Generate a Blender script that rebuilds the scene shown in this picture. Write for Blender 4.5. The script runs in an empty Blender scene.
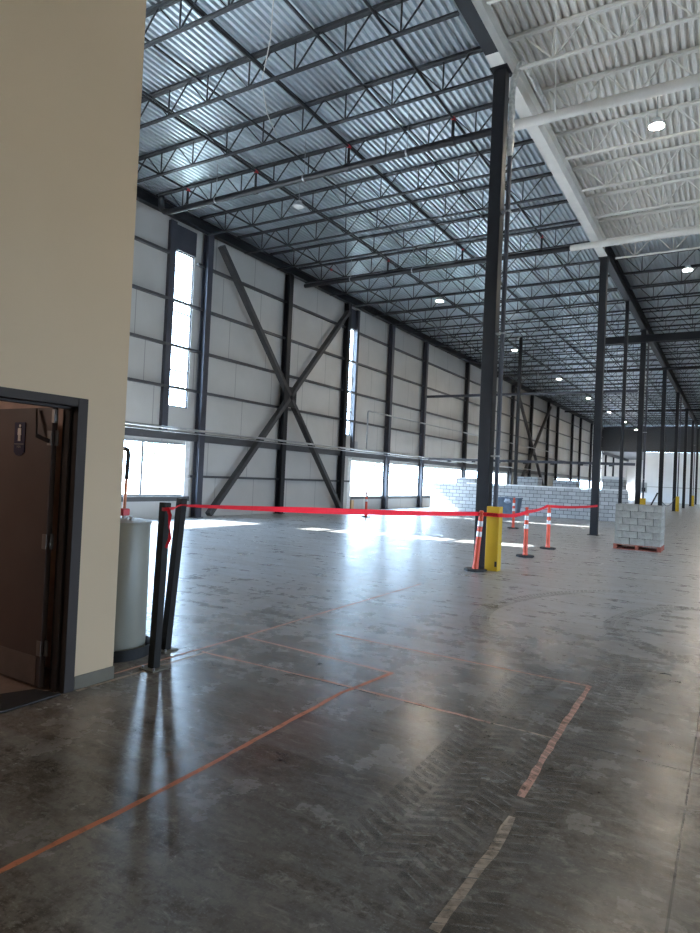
import bpy, math, random
from mathutils import Vector, Matrix
random.seed(7)
S = bpy.context.scene
COL = S.collection
PI = math.pi

# ------------------------------------------------------------------ helpers
class MB:
    def __init__(self): self.v = []; self.f = []; self.m = []; self.cur = 0
    def face(self, idx): self.f.append(tuple(idx)); self.m.append(self.cur)
    def box(self, x0, y0, z0, x1, y1, z1):
        b = len(self.v)
        self.v += [(x0,y0,z0),(x1,y0,z0),(x1,y1,z0),(x0,y1,z0),(x0,y0,z1),(x1,y0,z1),(x1,y1,z1),(x0,y1,z1)]
        for q in ((0,3,2,1),(4,5,6,7),(0,1,5,4),(1,2,6,5),(2,3,7,6),(3,0,4,7)): self.face([b+i for i in q])
        return self
    def bar(self, p, q, w, h, up=(0,0,1)):
        p = Vector(p); q = Vector(q); d = (q-p).normalized(); u = Vector(up)
        s = d.cross(u)
        if s.length < 1e-4: s = d.cross(Vector((0,1,0)))
        s.normalize(); u = s.cross(d).normalized()
        b = len(self.v)
        for c in (p, q):
            for a, e in ((-1,-1),(1,-1),(1,1),(-1,1)):
                self.v.append(tuple(c + s*(a*w/2) + u*(e*h/2)))
        for k in range(4): self.face((b+k, b+(k+1)%4, b+4+(k+1)%4, b+4+k))
        self.face((b+3,b+2,b+1,b)); self.face((b+4,b+5,b+6,b+7))
        return self
    def tube(self, pts, r, n=10, cap=True):
        pts = [Vector(p) for p in pts]; rs = r if isinstance(r, (list, tuple)) else [r]*len(pts)
        b = len(self.v); prev = None
        for i, p in enumerate(pts):
            d = (pts[min(i+1, len(pts)-1)] - pts[max(i-1, 0)]).normalized()
            if prev is None:
                a = Vector((0,0,1)) if abs(d.z) < .9 else Vector((1,0,0))
                s = d.cross(a).normalized()
            else:
                s = (prev - d*prev.dot(d)).normalized()
            prev = s; u = s.cross(d)
            for k in range(n):
                t = 2*PI*k/n
                self.v.append(tuple(p + s*(math.cos(t)*rs[i]) + u*(math.sin(t)*rs[i])))
        for i in range(len(pts)-1):
            for k in range(n):
                a0 = b+i*n+k; a1 = b+i*n+(k+1)%n
                self.face((a0, a0+n, a1+n, a1))
        if cap:
            self.face([b+k for k in range(n)])
            self.face([b+(len(pts)-1)*n+k for k in reversed(range(n))])
        return self
    def lathe(self, prof, n=32, c=(0,0,0)):
        b = len(self.v)
        for r, z in prof:
            for k in range(n):
                t = 2*PI*k/n
                self.v.append((c[0]+r*math.cos(t), c[1]+r*math.sin(t), c[2]+z))
        for i in range(len(prof)-1):
            for k in range(n):
                a0 = b+i*n+k; a1 = b+i*n+(k+1)%n
                self.face((a0, a1, a1+n, a0+n))
        self.face([b+k for k in reversed(range(n))])
        self.face([b+(len(prof)-1)*n+k for k in range(n)])
        return self
    def poly(self, pts):
        b = len(self.v); self.v += [tuple(p) for p in pts]; self.face(range(b, b+len(pts))); return self
    def prism(self, pts2, ax, lo, hi):
        """extrude a 2-D outline along axis ax (0,1,2)"""
        n = len(pts2); b = len(self.v)
        for c in (lo, hi):
            for a, e in pts2:
                self.v.append({0:(c,a,e),1:(a,c,e),2:(a,e,c)}[ax])
        for k in range(n): self.face((b+k, b+(k+1)%n, b+n+(k+1)%n, b+n+k))
        self.face([b+k for k in reversed(range(n))]); self.face([b+n+k for k in range(n)])
        return self
    def mesh(self, name, mats, smooth=False):
        me = bpy.data.meshes.new(name); me.from_pydata(self.v, [], self.f); me.update()
        for m in (mats if isinstance(mats, (list, tuple)) else [mats]): me.materials.append(m)
        if any(self.m): me.polygons.foreach_set('material_index', self.m)
        if smooth:
            me.polygons.foreach_set('use_smooth', [True]*len(me.polygons))
            try: me.set_sharp_from_angle(angle=math.radians(40))
            except Exception: pass
        return me
    def build(self, name, mats, parent=None, smooth=False, fix=True, bevel=0):
        me = self.mesh(name, mats, smooth)
        if fix:
            import bmesh
            bm = bmesh.new(); bm.from_mesh(me); bmesh.ops.recalc_face_normals(bm, faces=bm.faces[:]); bm.to_mesh(me); bm.free()
        o = bpy.data.objects.new(name, me); COL.objects.link(o)
        if parent is not None: o.parent = parent
        if bevel:
            b = o.modifiers.new('bevel', 'BEVEL'); b.width = bevel; b.segments = 2; b.limit_method = 'ANGLE'
        return o

def tag(o, label=None, cat=None, group=None, kind=None):
    if label: o['label'] = label
    if cat: o['category'] = cat
    if group: o['group'] = group
    if kind: o['kind'] = kind
    return o
def empty(name, loc, label, cat, group=None, rot=(0,0,0), kind=None):
    o = bpy.data.objects.new(name, None); COL.objects.link(o); o.location = loc; o.rotation_euler = rot
    o.empty_display_size = .1
    return tag(o, label, cat, group, kind)
def struct(o): o['kind'] = 'structure'; return o
def link_copy(src, parent=None):
    c = src.copy(); COL.objects.link(c)
    if parent is not None: c.parent = parent
    return c
def copy_tree(src, parent=None):
    c = link_copy(src, parent)
    for ch in list(src.children): copy_tree(ch, c)
    return c
ORD = ['first','second','third','fourth','fifth','sixth','seventh','eighth','ninth','tenth','eleventh','twelfth']

# ------------------------------------------------------------------ materials
def new_mat(name):
    m = bpy.data.materials.new(name); m.use_nodes = True
    nt = m.node_tree; return m, nt, nt.nodes['Principled BSDF']
def mat(name, col, rough=.5, metal=0., var=.12, scale=6., bump=0., bscale=40., spec=.5, rvar=.0, stretch=(1,1,1)):
    """plain surface with a soft procedural variation of tone"""
    m, nt, p = new_mat(name); N = nt.nodes; L = nt.links
    tc = N.new('ShaderNodeTexCoord'); mp = N.new('ShaderNodeMapping'); mp.inputs['Scale'].default_value = stretch
    L.new(tc.outputs['Object'], mp.inputs['Vector'])
    nz = N.new('ShaderNodeTexNoise'); nz.inputs['Scale'].default_value = scale; nz.inputs['Detail'].default_value = 5
    L.new(mp.outputs['Vector'], nz.inputs['Vector'])
    rp = N.new('ShaderNodeValToRGB'); e = rp.color_ramp.elements
    e[0].position = .3; e[1].position = .7
    e[0].color = tuple(c*(1-var) for c in col)+(1,); e[1].color = tuple(min(1, c*(1+var)) for c in col)+(1,)
    L.new(nz.outputs['Fac'], rp.inputs['Fac']); L.new(rp.outputs['Color'], p.inputs['Base Color'])
    p.inputs['Roughness'].default_value = rough; p.inputs['Metallic'].default_value = metal
    p.inputs['Specular IOR Level'].default_value = spec
    if rvar:
        mr = N.new('ShaderNodeMapRange'); mr.inputs['To Min'].default_value = rough-rvar; mr.inputs['To Max'].default_value = rough+rvar
        L.new(nz.outputs['Fac'], mr.inputs['Value']); L.new(mr.outputs['Result'], p.inputs['Roughness'])
    if bump:
        n2 = N.new('ShaderNodeTexNoise'); n2.inputs['Scale'].default_value = bscale; n2.inputs['Detail'].default_value = 3
        L.new(mp.outputs['Vector'], n2.inputs['Vector'])
        bp = N.new('ShaderNodeBump'); bp.inputs['Strength'].default_value = bump; bp.inputs['Distance'].default_value = .02
        L.new(n2.outputs['Fac'], bp.inputs['Height']); L.new(bp.outputs['Normal'], p.inputs['Normal'])
    return m
def emit(name, col, s):
    m, nt, p = new_mat(name)
    p.inputs['Base Color'].default_value = col+(1,); p.inputs['Emission Color'].default_value = col+(1,)
    p.inputs['Emission Strength'].default_value = s
    return m
def math_node(nt, op, a, b=None, c=None):
    n = nt.nodes.new('ShaderNodeMath'); n.operation = op
    for i, x in enumerate((a, b, c)):
        if x is None: continue
        if isinstance(x, (int, float)): n.inputs[i].default_value = x
        else: nt.links.new(x, n.inputs[i])
    return n.outputs[0]
def mix_rgb(nt, fac, a, b, mode='MIX'):
    n = nt.nodes.new('ShaderNodeMix'); n.data_type = 'RGBA'; n.blend_type = mode
    for s, x in ((n.inputs[0], fac), (n.inputs[6], a), (n.inputs[7], b)):
        if isinstance(x, (int, float)): s.default_value = x
        elif isinstance(x, tuple): s.default_value = x+(1,) if len(x) == 3 else x
        else: nt.links.new(x, s)
    return n.outputs[2]

STEEL = mat('dark_primer_steel', (.015,.016,.020), .45, .0, .15, 3., spec=.4)
STEEL_J = mat('joist_primer', (.026,.028,.032), .42, .0, .15, 3.)
STEEL_BLUE = mat('blue_grey_steel', (.055,.058,.075), .45, 0, .12, 2.)
GIRT = mat('girt_steel', (.085,.085,.09), .42, .1, .12, 2.)
WHITE_P = mat('white_sprayed_paint', (.76,.725,.67), .55, 0, .08, 2.)
PIPE_D = mat('black_sprinkler_pipe', (.018,.018,.021), .4, .2, .15, 4.)
GALV_PIPE = mat('galvanised_conduit', (.42,.43,.44), .38, .7, .1, 8.)
RED_P = mat('red_fitting_paint', (.50,.03,.04), .45)
FOIL = mat('crinkled_foil', (.62,.62,.60), .35, .65, .25, 16., bump=.9, bscale=26.)
TAN = mat('tan_wall_paint', (.61,.45,.285), .6, 0, .03, .8, bump=.04, bscale=120.)
FRAME_B = mat('bronze_door_frame', (.052,.042,.038), .6, 0, .08, 3., spec=.2)
LEAF = mat('brown_door_leaf', (.105,.078,.074), .45, 0, .08, 3.)
BASEB = mat('grey_vinyl_base', (.16,.14,.105), .6, spec=.25)
HINGE = mat('satin_hinge', (.30,.28,.27), .4, .7)
NAVY = mat('navy_sign_plastic', (.014,.019,.075), .35)
SIGN_W = mat('sign_white', (.92,.90,.88), .5)
SIGN_G = mat('sign_grey', (.30,.29,.30), .5)
REST_W = mat('restroom_wall', (.55,.42,.37), .6)
REST_F = mat('restroom_floor', (.22,.16,.13), .35, 0, .3, 5.)
MATBLK = mat('black_rubber', (.015,.015,.016), .6, 0, .3, 9.)
TANKG = mat('grey_tank_enamel', (.28,.27,.225), .45, 0, .05, 2.)
COPPER = mat('copper_pipe', (.42,.16,.085), .35, .8)
ORANGE = mat('orange_plastic', (.80,.10,.045), .45)
BAND = mat('reflective_band', (.75,.75,.76), .35, .1)
YELLOW = mat('yellow_plastic', (.62,.385,.012), .42, 0, .06, 3.)
def tape_mat():
    m, nt, p = new_mat('red_tape'); N = nt.nodes; L = nt.links
    tc = N.new('ShaderNodeTexCoord'); nz = N.new('ShaderNodeTexNoise'); nz.inputs['Scale'].default_value = 20; L.new(tc.outputs['Object'], nz.inputs['Vector'])
    c = mix_rgb(nt, nz.outputs['Fac'], (.74,.015,.03), (.88,.03,.05)); L.new(c, p.inputs['Base Color']); p.inputs['Roughness'].default_value = .4
    t = N.new('ShaderNodeBsdfTranslucent'); L.new(c, t.inputs['Color']); mx = N.new('ShaderNodeMixShader'); mx.inputs[0].default_value = .5
    L.new(p.outputs[0], mx.inputs[1]); L.new(t.outputs[0], mx.inputs[2]); L.new(mx.outputs[0], N['Material Output'].inputs[0])
    return m
TAPE = tape_mat()
TAPE_T = mat('tape_black_ink', (.02,.015,.015), .6)
BLOCK = mat('grey_concrete_block', (.33,.32,.29), .85, 0, .22, 7., bump=.4, bscale=60.)
PALLET = mat('red_pallet_wood', (.30,.085,.055), .75, 0, .25, 9., stretch=(1,8,8))
BIN = mat('blue_grey_bin', (.11,.15,.21), .4, 0, .2, 4.)
LINER = mat('clear_liner', (.40,.47,.58), .25, 0, .5, 7.)
SHEET = mat('white_plastic_sheet', (.85,.85,.85), .4)
ROPE = mat('white_rope', (.75,.74,.70), .8)
EXT_G = mat('pale_gravel', (.55,.52,.47), .9, 0, .12, .5)
BARK = mat('bark', (.16,.11,.08), .9)
LEAFY = mat('green_leaves', (.24,.36,.28), .8, 0, .4, 2.)
FENCE = mat('fence_steel', (.35,.36,.37), .5, .4)
WOODY = mat('yellow_timber', (.62,.42,.22), .7, 0, .15, 5., stretch=(6,6,1))
LENS_ON = emit('lamp_lens_lit', (1.,.88,.70), 230.)
LENS_OFF = mat('lamp_lens_unlit', (.75,.76,.75), .3)
LAMP_B = mat('lamp_housing', (.60,.61,.62), .4, .3)
PANEL_E = emit('restroom_lamp_lit', (1.,.80,.68), 4.0)
FARWHITE = mat('white_end_panel', (.78,.79,.80), .55, 0, .05, .6)
FARDARK = mat('dark_end_panel', (.05,.052,.058), .6)
GREYW = mat('grey_shell_panel', (.42,.42,.41), .7, 0, .05, .5)

def deck_mat(name, col, metal, rough):
    m, nt, p = new_mat(name); N = nt.nodes; L = nt.links
    tc = N.new('ShaderNodeTexCoord')
    mp = N.new('ShaderNodeMapping'); mp.inputs['Scale'].default_value = (1.1, .45, 1); L.new(tc.outputs['Object'], mp.inputs['Vector'])
    n1 = N.new('ShaderNodeTexNoise'); n1.inputs['Scale'].default_value = 1.6; n1.inputs['Detail'].default_value = 4; L.new(mp.outputs['Vector'], n1.inputs['Vector'])
    v = N.new('ShaderNodeTexVoronoi'); v.inputs['Scale'].default_value = 22; L.new(tc.outputs['Object'], v.inputs['Vector'])
    c1 = mix_rgb(nt, n1.outputs['Fac'], tuple(c*.74 for c in col), tuple(min(1, c*1.22) for c in col))
    sx = math_node(nt, 'MULTIPLY', v.outputs['Color'], .14)
    c2 = mix_rgb(nt, sx, c1, (.9,.93,.95))
    L.new(c2, p.inputs['Base Color'])
    p.inputs['Metallic'].default_value = metal
    r = math_node(nt, 'MULTIPLY_ADD', n1.outputs['Fac'], .25, rough-.12)
    L.new(r, p.inputs['Roughness'])
    return m
DECK = deck_mat('galvanised_deck', (.66,.72,.76), .85, .34)
DECK_W = mat('white_sprayed_deck', (.76,.725,.67), .6, 0, .10, 2.)

def vinyl_mat():
    m, nt, p = new_mat('white_vinyl_insulation'); N = nt.nodes; L = nt.links
    tc = N.new('ShaderNodeTexCoord'); sp = N.new('ShaderNodeSeparateXYZ'); L.new(tc.outputs['Object'], sp.inputs[0])
    row = math_node(nt, 'FLOOR', math_node(nt, 'DIVIDE', sp.outputs[2], 1.47))
    y = math_node(nt, 'ADD', sp.outputs[1], math_node(nt, 'MULTIPLY', row, .45))
    fr = math_node(nt, 'FRACT', math_node(nt, 'DIVIDE', y, 2.2))
    seam = math_node(nt, 'LESS_THAN', fr, .014)
    nz = N.new('ShaderNodeTexNoise'); nz.inputs['Scale'].default_value = .9; nz.inputs['Detail'].default_value = 4; L.new(tc.outputs['Object'], nz.inputs['Vector'])
    base = mix_rgb(nt, nz.outputs['Fac'], (.48,.468,.447), (.61,.595,.57))
    c = mix_rgb(nt, math_node(nt, 'MULTIPLY', seam, .55), base, (.14,.14,.14))
    L.new(c, p.inputs['Base Color']); p.inputs['Roughness'].default_value = .5
    bp = N.new('ShaderNodeBump'); bp.inputs['Strength'].default_value = .25; bp.inputs['Distance'].default_value = .15
    L.new(nz.outputs['Fac'], bp.inputs['Height']); L.new(bp.outputs['Normal'], p.inputs['Normal'])
    return m
VINYL = vinyl_mat()

def cmu_mat():
    m, nt, p = new_mat('laid_concrete_block'); N = nt.nodes; L = nt.links
    tc = N.new('ShaderNodeTexCoord'); mp = N.new('ShaderNodeMapping'); mp.inputs['Rotation'].default_value = (PI/2, 0, 0)
    L.new(tc.outputs['Object'], mp.inputs['Vector'])
    sp = N.new('ShaderNodeSeparateXYZ'); L.new(tc.outputs['Object'], sp.inputs[0])
    cb = N.new('ShaderNodeCombineXYZ'); L.new(math_node(nt, 'ADD', sp.outputs[0], sp.outputs[1]), cb.inputs[0]); L.new(sp.outputs[2], cb.inputs[1])
    b = N.new('ShaderNodeTexBrick'); L.new(cb.outputs[0], b.inputs['Vector'])
    b.inputs['Scale'].default_value = 1; b.inputs['Brick Width'].default_value = .40; b.inputs['Row Height'].default_value = .20
    b.inputs['Mortar Size'].default_value = .012; b.inputs['Mortar Smooth'].default_value = .1
    b.inputs['Color1'].default_value = (.40,.41,.42,1); b.inputs['Color2'].default_value = (.54,.55,.56,1); b.inputs['Mortar'].default_value = (.10,.10,.11,1)
    L.new(b.outputs['Color'], p.inputs['Base Color']); p.inputs['Roughness'].default_value = .85
    bp = N.new('ShaderNodeBump'); bp.inputs['Strength'].default_value = .5; bp.inputs['Distance'].default_value = .01; bp.invert = True
    L.new(b.outputs['Fac'], bp.inputs['Height']); L.new(bp.outputs['Normal'], p.inputs['Normal'])
    return m
CMU = cmu_mat()

def floor_mat():
    m, nt, p = new_mat('polished_concrete'); N = nt.nodes; L = nt.links
    tc = N.new('ShaderNodeTexCoord'); O = tc.outputs['Object']
    def noise(s, d=6, r=.6, dist=0, vec=O):
        n = N.new('ShaderNodeTexNoise'); n.inputs['Scale'].default_value = s; n.inputs['Detail'].default_value = d
        n.inputs['Roughness'].default_value = r; n.inputs['Distortion'].default_value = dist; L.new(vec, n.inputs['Vector']); return n.outputs['Fac']
    def ramp(x, a, b, lo=0., hi=1.):
        n = N.new('ShaderNodeMapRange'); n.inputs['From Min'].default_value = a; n.inputs['From Max'].default_value = b
        n.inputs['To Min'].default_value = lo; n.inputs['To Max'].default_value = hi; L.new(x, n.inputs['Value']); return n.outputs['Result']
    big = noise(.45, 4, .55); mid = noise(2.4, 9, .66); blot = noise(7.5, 7, .65, .3); fine = noise(24, 8, .7); grit = noise(75, 4, .7)
    c = mix_rgb(nt, ramp(big, .38, .62), (.098,.075,.054), (.185,.157,.127))
    c = mix_rgb(nt, ramp(mid, .44, .60, 0, .75), c, (.225,.197,.165))
    c = mix_rgb(nt, ramp(blot, .48, .62, 0, .70), c, (.060,.046,.034))
    c = mix_rgb(nt, ramp(fine, .48, .62, 0, .65), c, (.045,.034,.025))
    c = mix_rgb(nt, ramp(grit, .56, .68, 0, .50), c, (.38,.35,.30))
    # pale scuffs
    mpv = N.new('ShaderNodeMapping'); mpv.inputs['Rotation'].default_value = (0,0,.5); mpv.inputs['Scale'].default_value = (1, 2.4, 1); L.new(O, mpv.inputs['Vector'])
    sc = noise(6., 10, .75, .6, mpv.outputs['Vector'])
    c = mix_rgb(nt, ramp(sc, .54, .68, 0, .65), c, (.42,.38,.33))
    # dusty trowel sweeps running across the slab, plus the mid floor's daylight painted in, growing into the hall
    mps = N.new('ShaderNodeMapping'); mps.inputs['Rotation'].default_value = (0,0,-.12); mps.inputs['Scale'].default_value = (.35, 3.0, 1); L.new(O, mps.inputs['Vector'])
    sw = noise(1.3, 9, .68, 0, mps.outputs['Vector'])
    c = mix_rgb(nt, ramp(sw, .44, .64, 0, .5), c, (.27,.25,.225))
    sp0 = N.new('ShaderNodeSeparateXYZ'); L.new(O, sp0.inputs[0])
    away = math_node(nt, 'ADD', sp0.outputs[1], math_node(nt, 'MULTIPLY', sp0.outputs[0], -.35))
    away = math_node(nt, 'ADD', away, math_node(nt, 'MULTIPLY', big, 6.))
    dust_daylight = math_node(nt, 'MULTIPLY', ramp(away, 7., 14., 0, .8), math_node(nt, 'MULTIPLY', ramp(sw, .38, .58, .45, 1.), ramp(blot, .66, .50, .5, 1.)))
    c = mix_rgb(nt, dust_daylight, c, (.46,.48,.505))  # pale blue lift puts daylight of the mid floor into the slab colour
    # sawn joints
    sp = N.new('ShaderNodeSeparateXYZ'); L.new(O, sp.inputs[0])
    def joint(coord, off, per, w):
        f = math_node(nt, 'FRACT', math_node(nt, 'DIVIDE', math_node(nt, 'SUBTRACT', coord, off-w/2), per))
        return math_node(nt, 'LESS_THAN', f, w/per)
    jx = joint(sp.outputs[0], -.17, 4.12, .011); jy = joint(sp.outputs[1], 4.43, 5.88, .009)
    j = math_node(nt, 'MAXIMUM', jx, jy)
    c = mix_rgb(nt, math_node(nt, 'MULTIPLY', j, .8), c, (.025,.022,.02))
    L.new(c, p.inputs['Base Color'])
    r = math_node(nt, 'ADD', ramp(mid, .38, .66, .20, .30), math_node(nt, 'MULTIPLY', dust_daylight, .13))
    L.new(r, p.inputs['Roughness']); p.inputs['Specular IOR Level'].default_value = .55
    hb = math_node(nt, 'ADD', math_node(nt, 'MULTIPLY', mid, .5), math_node(nt, 'MULTIPLY', fine, .18))
    bp = N.new('ShaderNodeBump'); bp.inputs['Strength'].default_value = .16; bp.inputs['Distance'].default_value = .02
    L.new(hb, bp.inputs['Height']); L.new(bp.outputs['Normal'], p.inputs['Normal'])
    return m
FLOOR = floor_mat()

def worn_mat(name, col, scale, lo, hi, amax=1., rough=.6):
    """paint or dusty print worn away in patches so that the slab shows through"""
    m, nt, p = new_mat(name); N = nt.nodes; L = nt.links
    tc = N.new('ShaderNodeTexCoord')
    n = N.new('ShaderNodeTexNoise'); n.inputs['Scale'].default_value = scale; n.inputs['Detail'].default_value = 7; n.inputs['Roughness'].default_value = .7
    L.new(tc.outputs['Object'], n.inputs['Vector'])
    mr = N.new('ShaderNodeMapRange'); mr.inputs['From Min'].default_value = lo; mr.inputs['From Max'].default_value = hi; mr.inputs['To Max'].default_value = amax
    L.new(n.outputs['Fac'], mr.inputs['Value']); L.new(mr.outputs['Result'], p.inputs['Alpha'])
    p.inputs['Base Color'].default_value = col+(1,); p.inputs['Roughness'].default_value = rough
    return m
P_ORANGE = worn_mat('orange_marking_paint', (.62,.20,.09), 9., .25, .48)
P_PINK = worn_mat('faded_pink_marking_paint', (.66,.37,.28), 11., .24, .48)
P_CREAM = worn_mat('cream_marking_paint', (.52,.41,.31), 9., .26, .5)
P_TYRE = worn_mat('tyre_mark', (.07,.06,.05), 14., .34, .58, .44, .45)
P_DUST = worn_mat('tyre_dust', (.36,.34,.31), 16., .34, .56, .55, .7)

def glass_mat():
    m = bpy.data.materials.new('clear_glazing'); m.use_nodes = True; nt = m.node_tree; nt.nodes.clear()
    out = nt.nodes.new('ShaderNodeOutputMaterial'); t = nt.nodes.new('ShaderNodeBsdfTransparent'); t.inputs[0].default_value = (.93,.96,.97,1)
    g = nt.nodes.new('ShaderNodeBsdfGlossy'); g.inputs['Roughness'].default_value = .05
    mx = nt.nodes.new('ShaderNodeMixShader'); mx.inputs[0].default_value = .06
    nt.links.new(t.outputs[0], mx.inputs[1]); nt.links.new(g.outputs[0], mx.inputs[2]); nt.links.new(mx.outputs[0], out.inputs[0])
    return m
GLASS = glass_mat()

# ------------------------------------------------------------------ layout numbers (metres; camera at the origin of plan)
XC = -4.2            # column row
XW = -16.45          # window-wall panel plane
SJ = 1.96            # joist spacing
CY = [12.1 + 6*SJ*k for k in range(8)]      # columns along the row
YEND = 97.0
ZG0, ZG1 = 9.87, 10.42                      # girder
ZB, ZT = 9.82, 10.47                        # joist chord centres
ZD = 10.503                                  # underside of deck
YWH = 24.5                                  # white paint stops here
CNAME = ['nearest tall column','second tall column','third tall column','fourth tall column','fifth tall column','sixth tall column','seventh tall column','eighth tall column']

# ------------------------------------------------------------------ floor
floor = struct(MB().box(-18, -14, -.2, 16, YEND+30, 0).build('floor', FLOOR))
def strip(name, pts, w, m, label=None, z=.0015, wob=.006):
    P = []
    for (x0, y0), (x1, y1) in zip(pts[:-1], pts[1:]):
        n = max(2, int(math.hypot(x1-x0, y1-y0)/.12))
        for i in range(n + (1 if (x1, y1) == pts[-1] else 0)): P.append(Vector((x0+(x1-x0)*i/n, y0+(y1-y0)*i/n, z)))
    b = MB()
    for i, p in enumerate(P):
        d = (P[min(i+1, len(P)-1)] - P[max(0, i-1)]).normalized(); s = Vector((-d.y, d.x, 0))
        w0 = w/2 + random.uniform(-wob, wob); w1 = w/2 + random.uniform(-wob, wob)
        b.v += [tuple(p - s*w0), tuple(p + s*w1)]
        if i: k = 2*i; b.face((k-2, k-1+0, k+1, k) if False else (k-2, k, k+1, k-1))
    o = b.build(name, m, floor, fix=False)
    if label: o['label'] = label
    return o
strip('paint_line', [(-2.56,.9),(-2.53,2.5),(-2.58,4.3),(-2.5,5.02)], .036, P_ORANGE, 'bright orange sprayed line')
strip('paint_line', [(-3.6,5.82),(-2.3,5.79),(-1.0,5.77)], .034, P_PINK, 'faded pink sprayed line')
strip('paint_line', [(-4.2,4.43),(-2.57,4.46),(-1.42,4.43)], .034, P_PINK, 'faded pink sprayed line')
strip('paint_line', [(-4.25,5.1),(-3.4,5.06),(-2.5,5.0)], .034, P_PINK, 'faded pink sprayed line')
strip('paint_line', [(-1.0,5.77),(-.98,4.6),(-.94,3.5)], .042, P_PINK, 'faded pink sprayed line', wob=.006)
strip('paint_line', [(-.915,3.27),(-.90,2.9),(-.92,2.28)], .045, P_CREAM, 'cream worn sprayed line', wob=.006)
strip('paint_line', [(-1.4,4.43),(-.98,4.43)], .02, P_CREAM, 'cream worn sprayed line')
strip('paint_line', [(-4.285,3.5),(-4.27,5.2),(-4.29,6.9),(-4.3,9.5)], .032, P_PINK, 'faded pink sprayed line', z=.002)
strip('paint_line', [(-4.16,3.08),(-4.16,4.6)], .035, P_CREAM, 'cream worn sprayed line', z=.0012)

def tyre(path, width, pitch=.085):
    """lug prints left by a tyre: two rows of slanted bars along a path"""
    P = [Vector((x, y, 0)) for x, y in path]
    fine = []
    for i in range(len(P)-1):
        p0 = P[max(0, i-1)]; p1 = P[i]; p2 = P[i+1]; p3 = P[min(len(P)-1, i+2)]
        for k in range(24):
            t = k/24
            fine.append(.5*((2*p1)+(p2-p0)*t+(2*p0-5*p1+4*p2-p3)*t*t+(3*p1-p0-3*p2+p3)*t**3))
    d = MB(); e = MB(); acc = 0; k = 0
    for i in range(1, len(fine)):
        seg = (fine[i]-fine[i-1]).length; acc += seg
        while acc > pitch:
            acc -= pitch; k += 1
            t = (fine[i]-fine[i-1]).normalized(); s = Vector((-t.y, t.x, 0)); c = fine[i] - t*acc
            for sd in (-1, 1):
                off = pitch/2 if sd > 0 else 0
                a = c + t*off + s*(sd*width*.04); b = c + t*(off+.10) + s*(sd*width*.5)
                q = [a-t*.02, b-t*.025, b+t*.025, a+t*.02]
                q = [v+Vector((random.uniform(-.005,.005), random.uniform(-.005,.005), .0022)) for v in q]
                d.poly(q if sd < 0 else q[::-1])
                a2 = a+t*.028; b2 = b+t*.032
                r = [a2-t*.004, b2-t*.004, b2+t*.006, a2+t*.005]
                r = [v+Vector((0,0,.0024)) for v in r]
                e.poly(r if sd < 0 else r[::-1])
    d.build('tyre_mark', P_TYRE, floor, fix=False); e.build('tyre_mark', P_DUST, floor, fix=False)
tyre([(-.97,2.2),(-.94,3.2),(-.9,4.2),(-.88,5.2),(-.84,6.2),(-.9,7.0)], .44)
tyre([(-1.36,2.4),(-1.36,3.4),(-1.40,4.4),(-1.42,5.2),(-1.4,6.0)], .38)
tyre([(-1.45,6.2),(-1.95,6.6),(-2.55,7.4),(-2.78,8.5),(-2.5,9.9),(-1.9,11.0),(-1.2,11.5)], .24)
tyre([(.1,7.05),(-.45,7.35),(-1.0,7.9),(-1.22,8.7),(-1.0,9.8),(-.5,10.5),(.2,10.8)], .26)

# ------------------------------------------------------------------ camera
f_px, yaw, pit, rol = 636., .5435, .0151, -.0449
fw = Vector((-math.sin(yaw)*math.cos(pit), math.cos(yaw)*math.cos(pit), math.sin(pit)))
r0 = Vector((math.cos(yaw), math.sin(yaw), 0)); u0 = r0.cross(fw)
rr = r0*math.cos(rol) - u0*math.sin(rol); uu = r0*math.sin(rol) + u0*math.cos(rol)
cam = bpy.data.cameras.new('camera'); co = bpy.data.objects.new('camera', cam); COL.objects.link(co)
M = Matrix((rr, uu, -fw)).transposed().to_4x4(); M.translation = Vector((0,0,1.7)); co.matrix_world = M
cam.sensor_fit = 'VERTICAL'; cam.sensor_height = 36; cam.lens = f_px/933*36; cam.clip_end = 500; cam.clip_start = .05
S.camera = co

# ------------------------------------------------------------------ roof deck
def deck(name, x0, x1, y0, y1, m):
    b = MB(); pitch = .1524; n = int(round((x1-x0)/pitch)); pitch = (x1-x0)/n; h = .07
    prof = []
    for i in range(n):
        x = x0+i*pitch
        prof += [(x, ZD), (x+pitch*.40, ZD), (x+pitch*.52, ZD+h), (x+pitch*.88, ZD+h)]
    prof.append((x1, ZD))
    for x, z in prof: b.v += [(x, y0, z), (x, y1, z)]
    for i in range(len(prof)-1): b.face((2*i, 2*i+1, 2*i+3, 2*i+2))
    k = len(b.v)                                     # weather skin above the ribs
    b.v += [(x0,y0,ZD+.14),(x1,y0,ZD+.14),(x1,y1,ZD+.14),(x0,y1,ZD+.14)]; b.face((k,k+1,k+2,k+3))
    return struct(b.build(name, m, fix=False))
deck('ceiling', -17.0, XC, -13.5, YEND+.5, DECK)
deck('ceiling', XC, 15.2, -13.5, YWH, DECK_W)
deck('ceiling', XC, 15.2, YWH, YEND+.5, DECK)

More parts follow.
